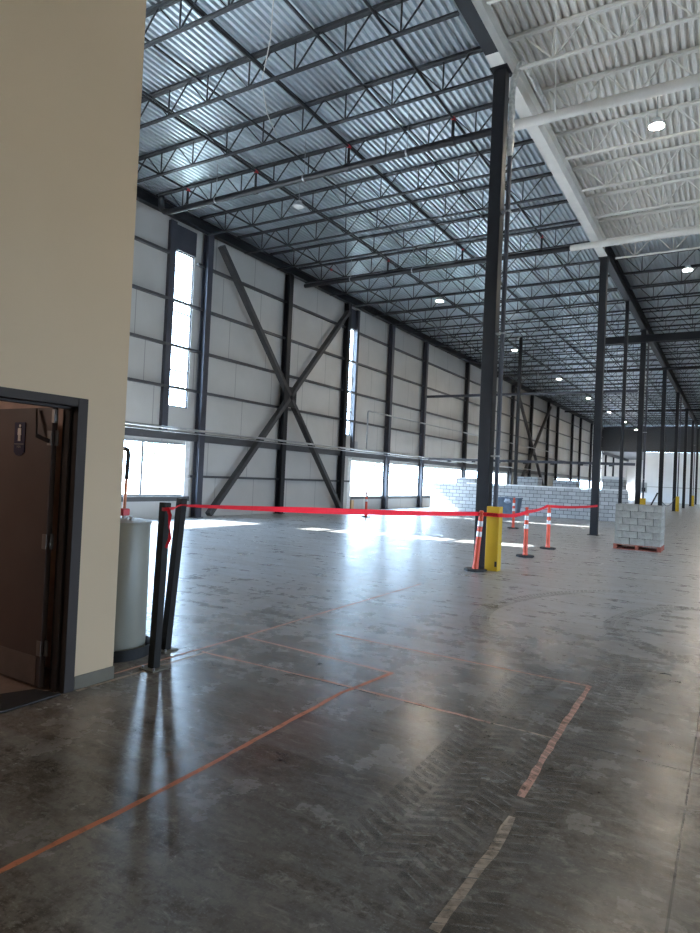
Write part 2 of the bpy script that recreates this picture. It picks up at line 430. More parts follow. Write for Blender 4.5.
# ------------------------------------------------------------------ roof joists
def joist_meshes(x0, x1, xn, pitch=1.2):
    tc = MB(); bc = MB(); wb = MB()
    for s in (-1, 1):
        tc.box(x0, s*.035-.028, ZT-.03, x1, s*.035+.028, ZT+.03)
        bc.box(x0+.35, s*.024-.018, ZB-.021, x1-.12, s*.024+.018, ZB+.021)
    n0 = math.ceil((x0+.5-xn)/pitch); xs = []
    while xn+n0*pitch < x1-.4: xs.append(xn+n0*pitch); n0 += 1
    for x in xs:
        for dx in (-pitch/2, 0, pitch/2):
            xt = min(max(x+dx, x0+.05), x1-.05)
            wb.bar((x, 0, ZB), (xt, 0, ZT), .026, .026, (0,1,0))
    return tc, bc, wb
def joist_set(x0, x1, xn, m):
    tc, bc, wb = joist_meshes(x0, x1, xn)
    return (tc.mesh('top_chord', m), bc.mesh('bottom_chord', m), wb.mesh('web', m))
JL = joist_set(-16.2, XC-.02, -9.06, STEEL_J); JRW = joist_set(XC+.02, 8.0, -2.0, WHITE_P); JRD = joist_set(XC+.02, 8.0, -2.0, STEEL_J)
def place_name(k):
    if k < 0: return '%s before the %s' % (ORD[-k-1], CNAME[0])
    c, r = divmod(k, 6)
    if r == 0: return 'meeting the ' + CNAME[c]
    return '%s beyond the %s' % (ORD[r-1], CNAME[c])
def joist(k, ms, lab, grp):
    y = CY[0]+k*SJ
    e = empty('roof_joist', (0, y, 0), lab % place_name(k), 'joist', grp)
    for me in ms:
        o = bpy.data.objects.new(me.name, me); COL.objects.link(o); o.parent = e
for k in range(-4, 42):
    joist(k, JL, 'dark open-web roof joist on the window side, %s', 'dark joists on the window side')
    y = CY[0]+k*SJ
    if y < YWH-.3: joist(k, JRW, 'white-painted open-web roof joist, %s', 'white-painted joists')
    else: joist(k, JRD, 'dark open-web roof joist right of the column row, %s', 'dark joists right of the columns')

# girders over the column row, one per bay
def ibeam(b, y0, y1, x, z0, z1, w, tf=.02, tw=.014):
    b.box(x-w/2, y0, z0, x+w/2, y1, z0+tf); b.box(x-w/2, y0, z1-tf, x+w/2, y1, z1); b.box(x-tw/2, y0, z0+tf, x+tw/2, y1, z1-tf)
ys = [-2.0]+CY
for i in range(len(ys)-1):
    white = ys[i+1] < 25
    g = MB()
    m0, m1 = (STEEL, WHITE_P) if white else (STEEL, STEEL)
    w = .26; x = XC
    y0, y1 = ys[i]+.005, ys[i+1]-.005
    if i == 0: g.box(x-w/2, y0, ZG0, x+w/2, y1-.6, ZG0+.02); g.box(x-w/2, y1-.6, ZG0, x+w/2, y1, ZG0+.02)
    else: g.box(x-w/2, y0, ZG0, x+w/2, y1, ZG0+.02)
    g.box(x-w/2, y0, ZG1-.02, x+w/2, y1, ZG1)
    g.box(x-.004, y0, ZG0+.02, x+.012, y1, ZG1-.02)
    g.cur = 1 if white else 0
    lab = ['roof girder ending on the nearest tall column, grey underside and white right side', 'roof girder from nearest to second tall column, white underside and grey side'][i] if white else 'dark roof girder from the %s to the %s' % (CNAME[i-1].replace(' tall column',''), CNAME[i])
    o = g.build('roof_girder', [m0, m1]); tag(o, lab, 'girder', 'girders over the column row')
    if white:                                        # paint covers the flange underside and the right-hand side, not the left
        for p in o.data.polygons:
            c = p.center
            p.material_index = 0 if (p.normal.x < -.5 and c.z > ZG0+.02) or (c.x < x-.05 and c.z > ZG1-.03) or (i == 0 and p.normal.z < -.5 and c.z < ZG0+.01 and c.y < y1-.7) else 1
eb = MB(); ibeam(eb, -13, YEND, -16.22, 10.06, 10.40, .22)
struct(eb.build('trim_1', STEEL))

# bridging angles and sprinkler branch lines running along the building
for x, w in ((-7.35,'nearest the columns'), (-8.95,'second from the columns'), (-10.55,'third from the columns'), (-12.05,'fourth from the columns')):
    o = MB().box(x-.022, 2, ZT-.075, x+.022, YEND-1, ZT-.031).build('bridging_angle', STEEL_J)
    tag(o, 'long dark bridging angle under the roof deck, '+w, 'steel angle', 'bridging angles')
def sprinkler_line(x, w, rough):
    e = empty('sprinkler_branch', (x, 0, 9.98), 'black sprinkler branch pipe running lengthwise, '+w, 'pipe', 'sprinkler branch pipes')
    MB().tube([(0, 4, 0), (0, 90, 0)], .03, 8).build('pipe', PIPE_D, e, smooth=True)
    for y in (13.4, 21.25):
        MB().tube([(0, y-.05, 0), (0, y+.05, 0)], .046, 10).build('coupling', RED_P, e, smooth=True)['label'] = 'red coupling'
for x, w in ((-5.75,'closest to the columns'), (-8.55,'second from the columns'), (-11.55,'third from the columns'), (-14.15,'closest to the window wall')): sprinkler_line(x, w, 1)
# sprinkler mains running across
def main_pipe(y, x0, x1, m, lab, r=.085, z=9.46, risers=(), hang=()):
    e = empty('sprinkler_main', (0, y, z), lab, 'pipe', 'sprinkler mains across the roof')
    MB().tube([(x0, 0, 0), (x1, 0, 0)], r, 16).build('pipe', m, e, smooth=True)
    for x in risers:
        MB().tube([(x, 0, r-.02), (x, 0, 9.98-z-.035)], .035, 10).build('riser', m, e, smooth=True)
        MB().tube([(x-.06, 0, 0), (x+.06, 0, 0)], r+.018, 12).build('coupling', m, e, smooth=True)
    for x in hang:
        b = MB(); b.tube([(x, 0, r+.005), (x, 0, ZD-z)], .008, 6); b.tube([(x-.02, 0, 0), (x+.02, 0, 0)], r+.012, 12)
        b.build('hanger', GALV_PIPE if m is PIPE_D else m, e)
main_pipe(13.4, -14.9, XC-.32, PIPE_D, 'black sprinkler main crossing from window wall to nearest tall column', risers=(-5.75,-8.55,-11.55,-14.15), hang=(-6.9,-9.9,-13.0))
main_pipe(13.4, XC-.30, 8, WHITE_P, 'thick white-painted sprinkler main right of the nearest tall column', r=.11, risers=(-2.6,), hang=(-2.3, .6))
main_pipe(21.25, -15.4, XC-.62, PIPE_D, 'black sprinkler main crossing the left bay before the second tall column', risers=(-5.75,-8.55,-11.55), hang=(-7.5,-10.5,-13.2))
main_pipe(21.25, XC-.60, 8, WHITE_P, 'white-painted sprinkler main crossing above the second tall column', r=.10, hang=(-3.0,-1.2))
main_pipe(44.9, -15.4, 8, PIPE_D, 'dark sprinkler main crossing before the fourth tall column', hang=(-7.5,-12))
main_pipe(68.5, -15.4, 8, PIPE_D, 'dark sprinkler main crossing before the sixth tall column', hang=(-7.5,-12))
# pipe elbow at the wall end of the near main
tag(MB().tube([(-14.88,13.4,9.46),(-15.1,13.4,9.50),(-15.25,13.4,9.62),(-15.28,13.4,10.0)], .09, 12).build('pipe_elbow', PIPE_D, smooth=True), 'pipe elbow at the window-wall end of the near sprinkler main', 'pipe elbow')
# crossing strut at third column and two tie beams
tag(MB().box(-6.4, 35.45, 9.24, 8, 35.60-.02, 9.62).build('cross_beam', STEEL), 'deep dark cross beam near roof at the third tall column', 'beam')
tag(MB().box(-16.1, 35.30, 6.66, XC-.15, 35.42, 6.80).build('tie_beam', STEEL_BLUE), 'upper horizontal tie beam from window wall to third tall column', 'beam', 'tie beams')
lt = empty('tie_beam', (0, 35.36, 2.95), 'lower tie beam with small clips under it, above the block wall', 'beam', 'tie beams')
MB().box(-16.1, -.06, -.07, XC-.15, .06, .07).build('rail', STEEL_BLUE, lt)
for i in range(7): MB().box(-14.6+i*1.5, -.05, -.14, -14.4+i*1.5, .05, -.072).build('clip', STEEL, lt)

# white rods and drop pipe near the white bay
for (a, b, lab) in (((-2.95,11.2,10.5),(-3.35,13.0,9.3),'thin white rod hanging beside the nearest tall column'),):
    tag(MB().tube([a, b], .014, 8).build('hanger_rod', WHITE_P), lab, 'rod')
# ------------------------------------------------------------------ columns
def column(i, y, x=XC, w=.25, ztop=ZG0, lab=None, guard=False):
    e = empty('steel_column', (x, y, 0), lab, 'column', 'dark columns of the long row')
    MB().box(-w/2, -w/2, .02, w/2, w/2, ztop-.02).build('shaft', STEEL, e, bevel=.012)
    MB().box(-w/2-.06, -w/2-.06, 0, w/2+.06, w/2+.06, .02).build('base_plate', STEEL, e)
    MB().box(-w/2-.05, -w/2-.09, ztop-.02, w/2+.05, w/2+.09, ztop-.001).build('cap_plate', STEEL, e)
    return e
cl = ['tall dark steel column nearest, with an orange delineator leaning at its foot',
      'second tall dark column of the row, holding the red tape end',
      'third tall dark column of the row, behind the block pallet',
      'fourth tall dark column of the row, with a plank leaning on it',
      'fifth tall dark column of the row, with a distant yellow guard',
      'sixth tall dark column of the row, bare at its foot',
      'seventh tall dark column of the row, with the farthest yellow guard',
      'eighth tall dark column of the row, farthest before the white end wall']
for i, y in enumerate(CY): column(i, y, lab=cl[i])
column(0, 29.7, w=.14, lab='slim dark column standing between the second and third tall columns')
p21 = column(0, 35.02, x=-10.4, w=.17, lab='slim dark column behind the blue-grey bin')
MB().box(-.09, -.09, 2.0, .09, .09, 2.02).build('collar', STEEL, p21)
# drain pipes with yellow guards
def drain(y, lab, foil):
    e = empty('drain_pipe', (XC+.245, y-.02, 0), lab, 'pipe', 'rainwater pipes beside columns')
    z1 = 9.55
    MB().tube([(0,0,.3),(0,0,8.15 if foil else z1)], .045, 12).build('pipe', STEEL_BLUE, e, smooth=True)
    if foil:
        pts = []; n = 26
        for i in range(n):
            t = i/(n-1); z = 8.1+1.35*t
            pts.append((random.uniform(-.006,.006), random.uniform(-.006,.006), z))
        pts += [(.02,0,9.62),(.07,.02,9.80),(.12,.06,9.95),(.14,.3,10.05),(.14,.9,10.08),(.14,2.0,10.1)]
        MB().tube(pts, [.062+random.uniform(-.012,.012) for _ in pts], 12).build('foil_wrap', FOIL, e, smooth=True)['label'] = 'crinkled silver foil wrap'
    for z in (2.2, 4.6, 7.0): MB().box(-.12, -.055, z, .06, .055, z+.03).build('clamp', GALV_PIPE, e)
    return e
def guard(y, lab):
    e = empty('column_guard', (XC+.253, y-.07, 0), lab, 'column guard', 'yellow column guards')
    b = MB(); t = .02; w = .125; d = .11; h = 1.24
    b.box(-w, -d, 0, w, -d+t, h); b.box(-w, -d+t, 0, -w+t, d, h); b.box(w-t, -d+t, 0, w, d, h)
    b.build('shell', YELLOW, e, bevel=.008)
    return e
glab = ['yellow plastic guard at the foot of the nearest tall column', 'yellow guard peeking over the pallet of grey blocks', 'yellow guard on the fifth tall column, far right of the pallet', 'farthest yellow guard, on the seventh tall column']
dlab = ['foil-topped drain pipe beside the nearest tall column','drain pipe beside the third tall column','drain pipe beside the fifth tall column','drain pipe beside the seventh tall column']
for i, c in enumerate((0, 2, 4, 6)):
    drain(CY[c], dlab[i], i == 0); g = guard(CY[c], glab[i])
    if i == 0: MB().box(.07, -.1135, .09, .115, -.1105, .19).build('black_mark', MATBLK, g)['label'] = 'small black mark'

# ------------------------------------------------------------------ window wall
WC = [11.7, 16.5, 21.3, 26.05, 30.7, 35.2, 42.3, 48.0, 53.1, 59.0, 65.2, 69.2, 76.5, 81.0, 88.0, 94.5]
holes = [(15.06,16.05,3.8,9.14),(26.38,27.14,3.72,9.02),(9.0,16.10,.72,2.60),(27.2,53.0,.66,2.52),(69.4,94.3,.66,2.52),(-.5,3.5,0,4.2),(4.4,8.6,0,4.2)]  # last two are unseen openings, added to let more daylight onto the floor
yb = sorted({-13.0, YEND} | {h[0] for h in holes} | {h[1] for h in holes}); zb = sorted({0, 10.5} | {h[2] for h in holes} | {h[3] for h in holes})
wl = MB()
for a, b_ in zip(yb[:-1], yb[1:]):
    z0 = None
    for c, d in zip(zb[:-1], zb[1:]):
        hole = any(h[0] <= a and b_ <= h[1] and h[2] <= c and d <= h[3] for h in holes)
        if not hole and z0 is None: z0 = c
        if z0 is not None and hole: wl.box(XW-.12, a, z0, XW, b_, c); z0 = None
    if z0 is not None: wl.box(XW-.12, a, z0, XW, b_, zb[-1])
wall_left = struct(wl.build('wall_left', VINYL))
def girt(z, h, y0, y1, d=.14):
    b = MB(); x0, x1 = XW+.005, XW+.005+d
    b.box(x0, y0, z-h/2, x1, y1, z-h/2+.012); b.box(x0, y0, z+h/2-.012, x1, y1, z+h/2); b.box(x1-.012, y0, z-h/2+.012, x1, y1, z+h/2-.012)
    o = b.build('girt', GIRT, wall_left); return o
for z, h in ((2.82,.30),(4.44,.085),(5.85,.085),(7.37,.085)): girt(z, h, -12.9, YEND-.1)
for y0, y1 in ((-12.9,14.8),(16.1,26.3),(27.35,YEND-.1)): girt(8.9, .085, y0, y1)
for y0, y1 in ((16.2,27.0),(53.1,69.3)): girt(1.44, .085, y0, y1)
girt(.66, .16, 8.8, 16.2); girt(.62, .14, 27.3, 53.0); girt(.62, .14, 69.4, 94.2)
MB().box(XW+.005, 14.80, 2.9, XW+.14, 15.06, 10.0).build('jamb', STEEL_BLUE, wall_left)
MB().box(XW+.002, 16.02, .72, XW+.03, 16.24, 2.66).build('jamb', SHEET, wall_left)
MB().box(XW+.005, 27.14, 2.9, XW+.14, 27.34, 10.0).build('jamb', STEEL_BLUE, wall_left)
MB().box(XW+.002, 15.06, 9.14, XW+.03, 16.08, 9.98).build('infill_panel', STEEL_BLUE, wall_left)
MB().box(XW+.002, 26.3, 9.02, XW+.03, 27.14, 9.98).build('infill_panel', STEEL_BLUE, wall_left)
MB().box(XW+.002, 27.02, 0, XW+.03, 27.32, 2.6).build('jamb', SHEET, wall_left)
MB().box(XW+.032, 27.34, .02, XW+.10, 27.60, .50).build('timber_block', WOODY, wall_left)

def window(n, y0, y1, z0, z1, fm, vm, hm, fw_=.05):
    f = MB(); x0, x1 = XW-.09, XW-.03
    f.box(x0, y0, z0, x1, y1, z0+fw_); f.box(x0, y0, z1-fw_, x1, y1, z1)
    f.box(x0, y0, z0+fw_, x1, y0+fw_, z1-fw_); f.box(x0, y1-fw_, z0+fw_, x1, y1, z1-fw_)
    for y in vm: f.box(x0, y-fw_/2, z0+fw_, x1, y+fw_/2, z1-fw_)
    for z in hm: f.box(x0, y0+fw_, z-fw_/2, x1, y1-fw_, z+fw_/2)
    o = struct(f.build('window_%d' % n, fm))
    g = MB(); g.box(XW-.064, y0+.01, z0+.01, XW-.056, y1-.01, z1-.01); g.build('pane', GLASS, o)
window(1, 15.06, 16.05, 3.8, 9.14, STEEL_BLUE, (), (5.05, 7.05), .04)
window(2, 26.38, 27.14, 3.72, 9.02, STEEL_BLUE, (), (4.9, 6.6), .04)
window(3, 9.0, 16.10, .72, 2.60, GALV_PIPE, (10.4, 12.3, 14.2), (), .085)
window(4, 27.2, 53.0, .66, 2.52, SHEET, (30.7, 35.2, 42.3, 48.0), (), .05)
window(5, 69.4, 94.3, .66, 2.52, SHEET, (76.5, 81.0, 88.0), (), .05)

wcl = ['second bay','first braced bay near edge','middle of the first cross brace','far edge of the first cross brace','middle of the long low window','low window just past the middle']
for i, y in enumerate(WC):
    if i == 0: lab = 'dark wall column hidden beside the near low window'
    elif i == 1: lab = 'dark wall column at the near end of the first cross brace'
    elif i == 2: lab = 'dark wall column through the middle of the first cross brace'
    elif i == 3: lab = 'dark wall column beside the second tall strip window'
    else: lab = 'dark wall column, %s beyond the second tall strip window' % ORD[i-4]
    e = empty('wall_column', (-16.24, y, 0), lab, 'column', 'dark columns on the window wall')
    b = MB(); w = .13; d = .13
    b.box(d-.02, -w, 0, d, w, 10.05); b.box(-d, -w, 0, -d+.02, w, 10.05); b.box(-d+.02, -.01, 0, d-.02, .01, 10.05)
    b.build('shaft', STEEL_BLUE if i in (1, 4, 5) else STEEL, e)
    MB().box(-d-.03, -w-.05, 0, d+.05, w+.05, .02).build('base_plate', STEEL, e)
def cross_brace(y0, y1, yc, lab):
    e = empty('cross_brace', (-16.02, yc, 0), lab, 'brace', 'crossed wall braces')
    a, b = y0-yc, y1-yc
    BR = mat('brace_steel', (.055,.055,.058), .5)
    MB().bar((0, a, 9.75), (0, b, .15), .16, .24, (1,0,0)).build('diagonal', BR, e)
    MB().bar((0, b, 9.55), (0, a, .10), .16, .24, (1,0,0)).build('diagonal', BR, e)
    MB().box(.085, -.42, 4.45, .105, .42, 5.3).build('gusset_plate', STEEL, e)
cross_brace(16.9, 25.73, 21.3, 'large dark cross brace between the two tall strip windows')
cross_brace(53.3, 65.0, 59.15, 'distant dark cross brace on the window wall above the block wall')
# conduits on the wall
def conduit(pts, r, lab, m=GALV_PIPE):
    tag(MB().tube(pts, r, 8).build('conduit', m, smooth=True), lab, 'conduit')
conduit([(-15.85, 9, 3.02), (-15.85, 60, 3.02)], .04, 'long grey conduit along the window wall above the low windows')
conduit([(-15.85, 27.75, 3.1), (-15.85, 27.75, 4.9), (-15.85, 27.80, 5.0), (-15.85, 27.9, 5.02), (-15.85, 66, 5.02)], .04, 'grey conduit rising beside the second strip window then running along')
conduit([(-15.85, 9, 2.90), (-15.85, 40, 2.90)], .018, 'thin grey conduit below the long one on the window wall')
tag(MB().box(XW+.001, 27.36, 3.1, -16.29, 27.62, 3.45).build('junction_box', GALV_PIPE), 'grey junction box under the second strip window', 'box')

# ------------------------------------------------------------------ end of the hall
endw = MB(); endw.box(-10.9, YEND, 0, 15, YEND+.2, 6.9); struct(endw.build('wall_far', FARWHITE))
struct(MB().box(-17, YEND-.4, 6.9, 15, YEND-.2, 8.5).build('wall_far_header', FARDARK))
struct(MB().box(-17, YEND-.18, 8.5, 15, YEND+.2, 10.52).build('wall_far_upper', FARDARK))
struct(MB().box(-10.9, YEND-.03, 2.05, 15, YEND-.002, 2.14).build('trim_2', GREYW))
hl = MB(); hl.box(-17, YEND+.2, 6.9, -10.9, YEND+26, 7.05); struct(hl.build('ceiling_annex', FARDARK))
aw = MB(); aw.box(-16.6, YEND+.2, 0, -16.45, YEND+26, .7); aw.box(-16.6, YEND+.2, 2.5, -16.45, YEND+26, 6.9); aw.box(-16.6, YEND+26, 0, -10.9, YEND+26.2, 6.9); aw.box(-10.9, YEND+.2, 0, -10.75, YEND+26, 6.9); struct(aw.build('wall_annex', VINYL))
struct(MB().box(-16.45, YEND+.2, 6.5, -16.2, YEND+26, 6.9).build('trim_3', STEEL))
for i in range(3): tag(MB().box(-16.44, YEND+3+i*7, 0, -16.2, YEND+3.25+i*7, 6.5).build('wall_column', STEEL), 'distant wall column beyond the end wall, %s' % ORD[i], 'column', 'distant wall columns')
# shell that closes the hall behind and to the right of the photographer
FILL_OPENINGS = [(7,13),(16,22)]  # unseen openings added in the right wall to let fill daylight in
wr = MB(); y = -13.0
for a, b_ in FILL_OPENINGS:
    wr.box(15, y, 0, 15.2, a, 10.5); wr.box(15, a, 3.2, 15.2, b_, 10.5); y = b_
wr.box(15, y, 0, 15.2, YEND, 10.5); struct(wr.build('wall_right', GREYW))
struct(MB().box(-17, -13.2, 0, 15.2, -13, 10.5).build('wall_back', GREYW))

# ------------------------------------------------------------------ block wall and stacks
struct(MB().box(-15.2, 34.4, 0, XC-.3, 34.6, 1.56).build('wall_block', CMU))
tag(MB().box(-13.0, 34.38, 1.565, XC-.35, 34.62, 1.64).build('white_strip', SHEET, bevel=.01), 'thin white strip along the top of the block wall', 'sheet')  # white band drawn along the wall top
for x0, x1, y, z, lab, cap in ((-14.4,-13.2,36.8,1.92,'pallet stack of pale blocks by the sunlit wall end',0),(-10.9,-9.6,37.2,2.12,'grey block stack showing above the wall behind the bin',0),
                         (-8.8,-7.5,37.4,2.0,'grey block stack above the wall left of the second tall column',0),(-6.1,-5.0,37.0,2.15,'block stack with white cover behind the second tall column',1)):
    e = empty('block_stack', ((x0+x1)/2, y, 0), lab, 'block stack', 'block stacks behind the wall')
    w = (x1-x0)/2
    MB().box(-w, -.5, .13, w, .5, z-.0).build('blocks', CMU, e)
    b = MB()
    for k in range(5): b.box(-w, -.5+k*.225, .11, w, -.4+k*.225, .129)
    for k in (-1, 0, 1): b.box(k*(w-.05)-.05, -.5, .0, k*(w-.05)+.05, .5, .109)
    b.build('pallet', PALLET, e)
    if cap: MB().box(-w-.01, -.51, z+.002, w+.01, .51, z+.16).build('cover', SHEET, e)

# ------------------------------------------------------------------ pallet of blocks in front
PX0, PX1, PY0, PY1 = -2.86, -1.64, 19.25, 20.27
pr = empty('pallet', ((PX0+PX1)/2, (PY0+PY1)/2, 0), 'red-brown wooden pallet under the cube of grey blocks', 'pallet')
hx, hy = (PX1-PX0)/2, (PY1-PY0)/2
for sx in (-1, 0, 1): MB().box(sx*(hx-.05)-.045, -hy, .022, sx*(hx-.05)+.045, hy, .118).build('stringer', PALLET, pr)
for k in range(6):
    y = -hy+k*(2*hy-.12)/5; MB().box(-hx, y, .12, hx, y+.12, .14).build('deck_board', PALLET, pr)
for k in range(3):
    y = -hy+k*(2*hy-.12)/2; MB().box(-hx, y, 0, hx, y+.12, .02).build('bottom_board', PALLET, pr)
bx, by, bz = .392, .196, .187
def block_mesh(L): return MB().box(-L/2+.004, -by/2+.002, .001, L/2-.004, by/2-.002, bz-.007).mesh('concrete_block', BLOCK)
full, half = block_mesh(bx), block_mesh(bx/2)
rows = ['bottom','second','third','fourth','fifth','top']
for c in range(6):
    lay = [(full,.5),(full,1.5),(full,2.5)] if c % 2 == 0 else [(half,.25),(full,1.),(full,2.),(half,2.75)]
    names = ['left end','middle','right end'] if c % 2 == 0 else ['half block at left end','second from left','third from left','half block at right end']
    for j in range(5):
        for i, (me, px) in enumerate(lay):
            o = bpy.data.objects.new('concrete_block', me); COL.objects.link(o)
            o.location = (PX0+.02+(bx+.004)*px+random.uniform(-.002,.002), PY0+.015+by*(j+.5)+j*.003+(random.uniform(-.004,.0) if j == 0 else 0), .141+c*bz)
            g = 'grey blocks stacked on the pallet'; last = i == len(lay)-1
            if j == 0: lab = 'grey concrete block in front face of pallet stack, %s course, %s' % (rows[c], names[i])
            elif last: lab = 'grey concrete block in right side of pallet stack, %s course, %s from front' % (rows[c], ORD[j])
            elif c == 5: lab = 'grey concrete block on top of pallet stack, %s from front, %s' % (ORD[j], names[i])
            else: lab = 'grey concrete block inside or behind the pallet stack, out of sight'
            tag(o, lab, 'concrete block', g)

# ------------------------------------------------------------------ restroom block
RX = -4.2; T = .14; HR = 7.2
rw = MB()
rw.box(RX-T, -8, 0, RX, 2.06, HR); rw.box(RX-T, 2.06, 2.15, RX, 3.04, HR); rw.box(RX-T, 3.04, 0, RX, 3.43, HR)
rw.box(-8.2, 3.30, 0, RX-T, 3.43, HR); rw.box(-8.34, -8, 0, -8.2, 3.43, HR); rw.box(-8.2, -8, HR-.1, RX-T, 3.3, HR)
struct(rw.build('wall_restroom', TAN))
ri = MB(); ri.box(-8.19, -7.9, 2.62, RX-T-.005, 3.29, 2.70); struct(ri.build('ceiling_restroom', REST_W))
struct(MB().box(-8.19, 3.27, .005, RX-T-.27, 3.295, 2.6).build('wall_restroom_inside', REST_W))
struct(MB().box(-8.18, -7.9, .001, RX-T+.02, 3.26, .004).build('floor_restroom', REST_F))
struct(MB().box(RX, 3.08, 0, RX+.008, 3.438, .10).box(RX-1.0, 3.43, 0, RX, 3.438, .10).build('baseboard_restroom', BASEB))
fr = MB()
fr.box(RX-T-.02, 2.985, 0, RX+.02, 3.07, 2.19); fr.box(RX-T-.02, 2.03, 0, RX+.02, 2.10, 2.19); fr.box(RX-T-.02, 2.10, 2.125, RX+.02, 2.985, 2.19)
fr.box(RX-.10, 2.965, 0, RX-.05, 2.985, 2.125); fr.box(RX-.10, 2.10, 2.105, RX-.05, 2.965, 2.125)
struct(fr.build('trim_4', FRAME_B, bevel=.004))
dz = 2.115
door = MB().box(-5.34, 2.925, .015, RX-T-.055, 2.97, dz).build('door_1', LEAF, bevel=.003); struct(door)
for z in (.25, 1.05, 1.83):
    h = MB(); h.tube([(RX-T-.038, 2.955, z), (RX-T-.038, 2.955, z+.115)], .012, 8); h.box(RX-T-.035, 2.955, z, RX-T-.018, 2.96, z+.11); h.box(RX-T-.10, 2.918, z, RX-T-.052, 2.9245, z+.11)
    h.build('hinge', HINGE, door)['label'] = 'silver hinge'
MB().box(RX-T-.055, 2.918, 1.93+.07, RX-T-.025, 2.95, 2.10).build('closer_shoe', HINGE, door)
MB().box(-5.3, 2.919, .03, RX-T-.10, 2.9245, .24).build('kick_plate', mat('kick_plate_metal', (.22,.19,.185), .4, .6), door)['label'] = 'dull metal kick plate'
ca = MB(); ca.bar((-4.57, 2.905, 2.10), (-4.50, 2.87, 1.90), .012, .03); ca.bar((-4.50, 2.87, 1.90), (RX-T-.07, 2.915, 1.86), .012, .03); ca.build('closer_arm', FRAME_B, door)
# sign on the door
sy = 2.924; sx0, sx1 = -4.865, -4.727; scx = (sx0+sx1)/2
sg = MB()
out = [(sx0, 2.005), (sx0, 1.77)]
for k in range(0, 9): out.append((scx-math.cos(PI*k/8)*.055, 1.765-math.sin(PI*k/8)*.022))
out += [(sx1, 1.77), (sx1, 2.005)]
sg.prism(out, 1, sy-.006, sy-.0005); sign = sg.build('sign', NAVY, door); sign['label'] = 'navy restroom sign with a white standing figure'
pg = MB(); py0, py1 = sy-.0085, sy-.0065
pg.prism([(scx+.004+.013*math.cos(2*PI*k/14), 1.978+.013*math.sin(2*PI*k/14)) for k in range(14)], 1, py0, py1)
pg.prism([(scx-.022,1.96),(scx+.022,1.96),(scx+.024,1.905),(scx+.016,1.905),(scx+.016,1.858),(scx+.003,1.858),(scx+.001,1.90),(scx-.001,1.90),(scx-.003,1.858),(scx-.016,1.858),(scx-.016,1.905),(scx-.024,1.905)], 1, py0, py1)
pg.build('pictogram', SIGN_W, sign)
MB().box(sx0+.008, py0, 1.832, sx1-.008, py1, 1.838).build('divider_line', SIGN_G, sign)
def text(body, size, loc, rot, m, parent, name='lettering'):
    c = bpy.data.curves.new(name, 'FONT'); c.body = body; c.size = size; c.align_x = 'CENTER'; c.align_y = 'CENTER'; c.extrude = .0006
    o = bpy.data.objects.new(name, c); COL.objects.link(o); o.location = loc; o.rotation_euler = rot; o.parent = parent
    c.materials.append(m); bpy.context.view_layer.update()
    me = bpy.data.meshes.new_from_object(o.evaluated_get(bpy.context.evaluated_depsgraph_get())); me.name = name
    if not me.materials: me.materials.append(m)
    n = bpy.data.objects.new(name, me); COL.objects.link(n); n.location = loc; n.rotation_euler = rot; n.parent = parent
    bpy.data.objects.remove(o); n.name = name
    return n
text('MEN', .026, (scx, py0, 1.813), (PI/2, 0, 0), SIGN_G, sign)
tag(MB().prism([(-4.62,2.10),(RX+.03,2.12),(RX+.04,2.55),(RX+.035,2.95),(-4.40,2.90),(-4.55,2.55)], 2, .0045, .016).build('door_mat', MATBLK, bevel=.004), 'torn black rubber mat lying in the restroom doorway', 'mat')
tag(MB().box(-6.6, 1.2, 2.575, -5.6, 1.8, 2.615).build('ceiling_light', PANEL_E), 'glowing ceiling light panel inside the restroom', 'light')

# ------------------------------------------------------------------ water heater, drip pan, posts
TX, TY = -4.79, 3.90
wh = empty('water_heater', (TX, TY, .03), 'grey cylindrical water heater behind the tan wall corner', 'water heater')
MB().lathe([(.275,0),(.28,.01),(.28,1.155),(.275,1.165)], 48).build('tank', TANKG, wh, smooth=True)
MB().lathe([(.286,1.150),(.288,1.172),(.25,1.182),(.10,1.190),(.02,1.190)], 48).build('lid', TANKG, wh, smooth=True)
for dx, dy in ((.0,.05),(.16,.0)): MB().tube([(dx,dy,1.18),(dx,dy,1.22)], .02, 12).build('nipple', HINGE, wh, smooth=True)
cp = MB().tube([(.0,.05,1.22),(.01,.05,1.55),(.02,.05,1.78),(.01,.05,1.815),(-.02,.05,1.83),(-.4,.05,1.832)], .014, 12).build('water_pipe', COPPER, wh, smooth=True); cp['label'] = 'copper water pipe'
MB().tube([(.01,.05,1.55),(.02,.05,1.78),(.01,.05,1.815),(-.02,.05,1.83),(-.41,.05,1.832)], .019, 12).build('insulation', MATBLK, cp, smooth=True)['label'] = 'black foam sleeve on upper pipe'
MB().box(-.035,.01,1.215,.035,.09,1.28).build('valve', RED_P, wh, bevel=.01)['label'] = 'red valve'
tag(MB().lathe([(.33,0),(.345,.10),(.335,.10),(.32,.012),(.05,.012)], 48, (TX,TY,.0)).build('drip_pan', MATBLK, smooth=True), 'black round drip pan under the grey water heater', 'drip pan')
def post(x, y, tx, ty, h, lab):
    e = empty('steel_post', (x, y, 0), lab, 'post', 'dark posts holding the red tape')
    d = Vector((tx, ty, h)); MB().bar((0,0,.012), d, .072, .072, (0,1,0)).build('shaft', POST, e, bevel=.004)
    MB().box(-.085,-.085,0,.085,.085,.012).build('base_plate', BASEB, e)
    for sx in (-1,1): MB().tube([(sx*.065,-.06,.012),(sx*.065,-.06,.03)], .012, 6).build('bolt', HINGE, e)
POST = mat('near_black_post', (.018,.016,.014), .6, spec=.2)
post(-4.14, 3.80, -.055, .09, 1.40, 'nearer dark steel post beside the water heater, almost upright')
post(-4.49, 4.25, .06, .06, 1.42, 'farther dark steel post behind the nearer one, leaning right')

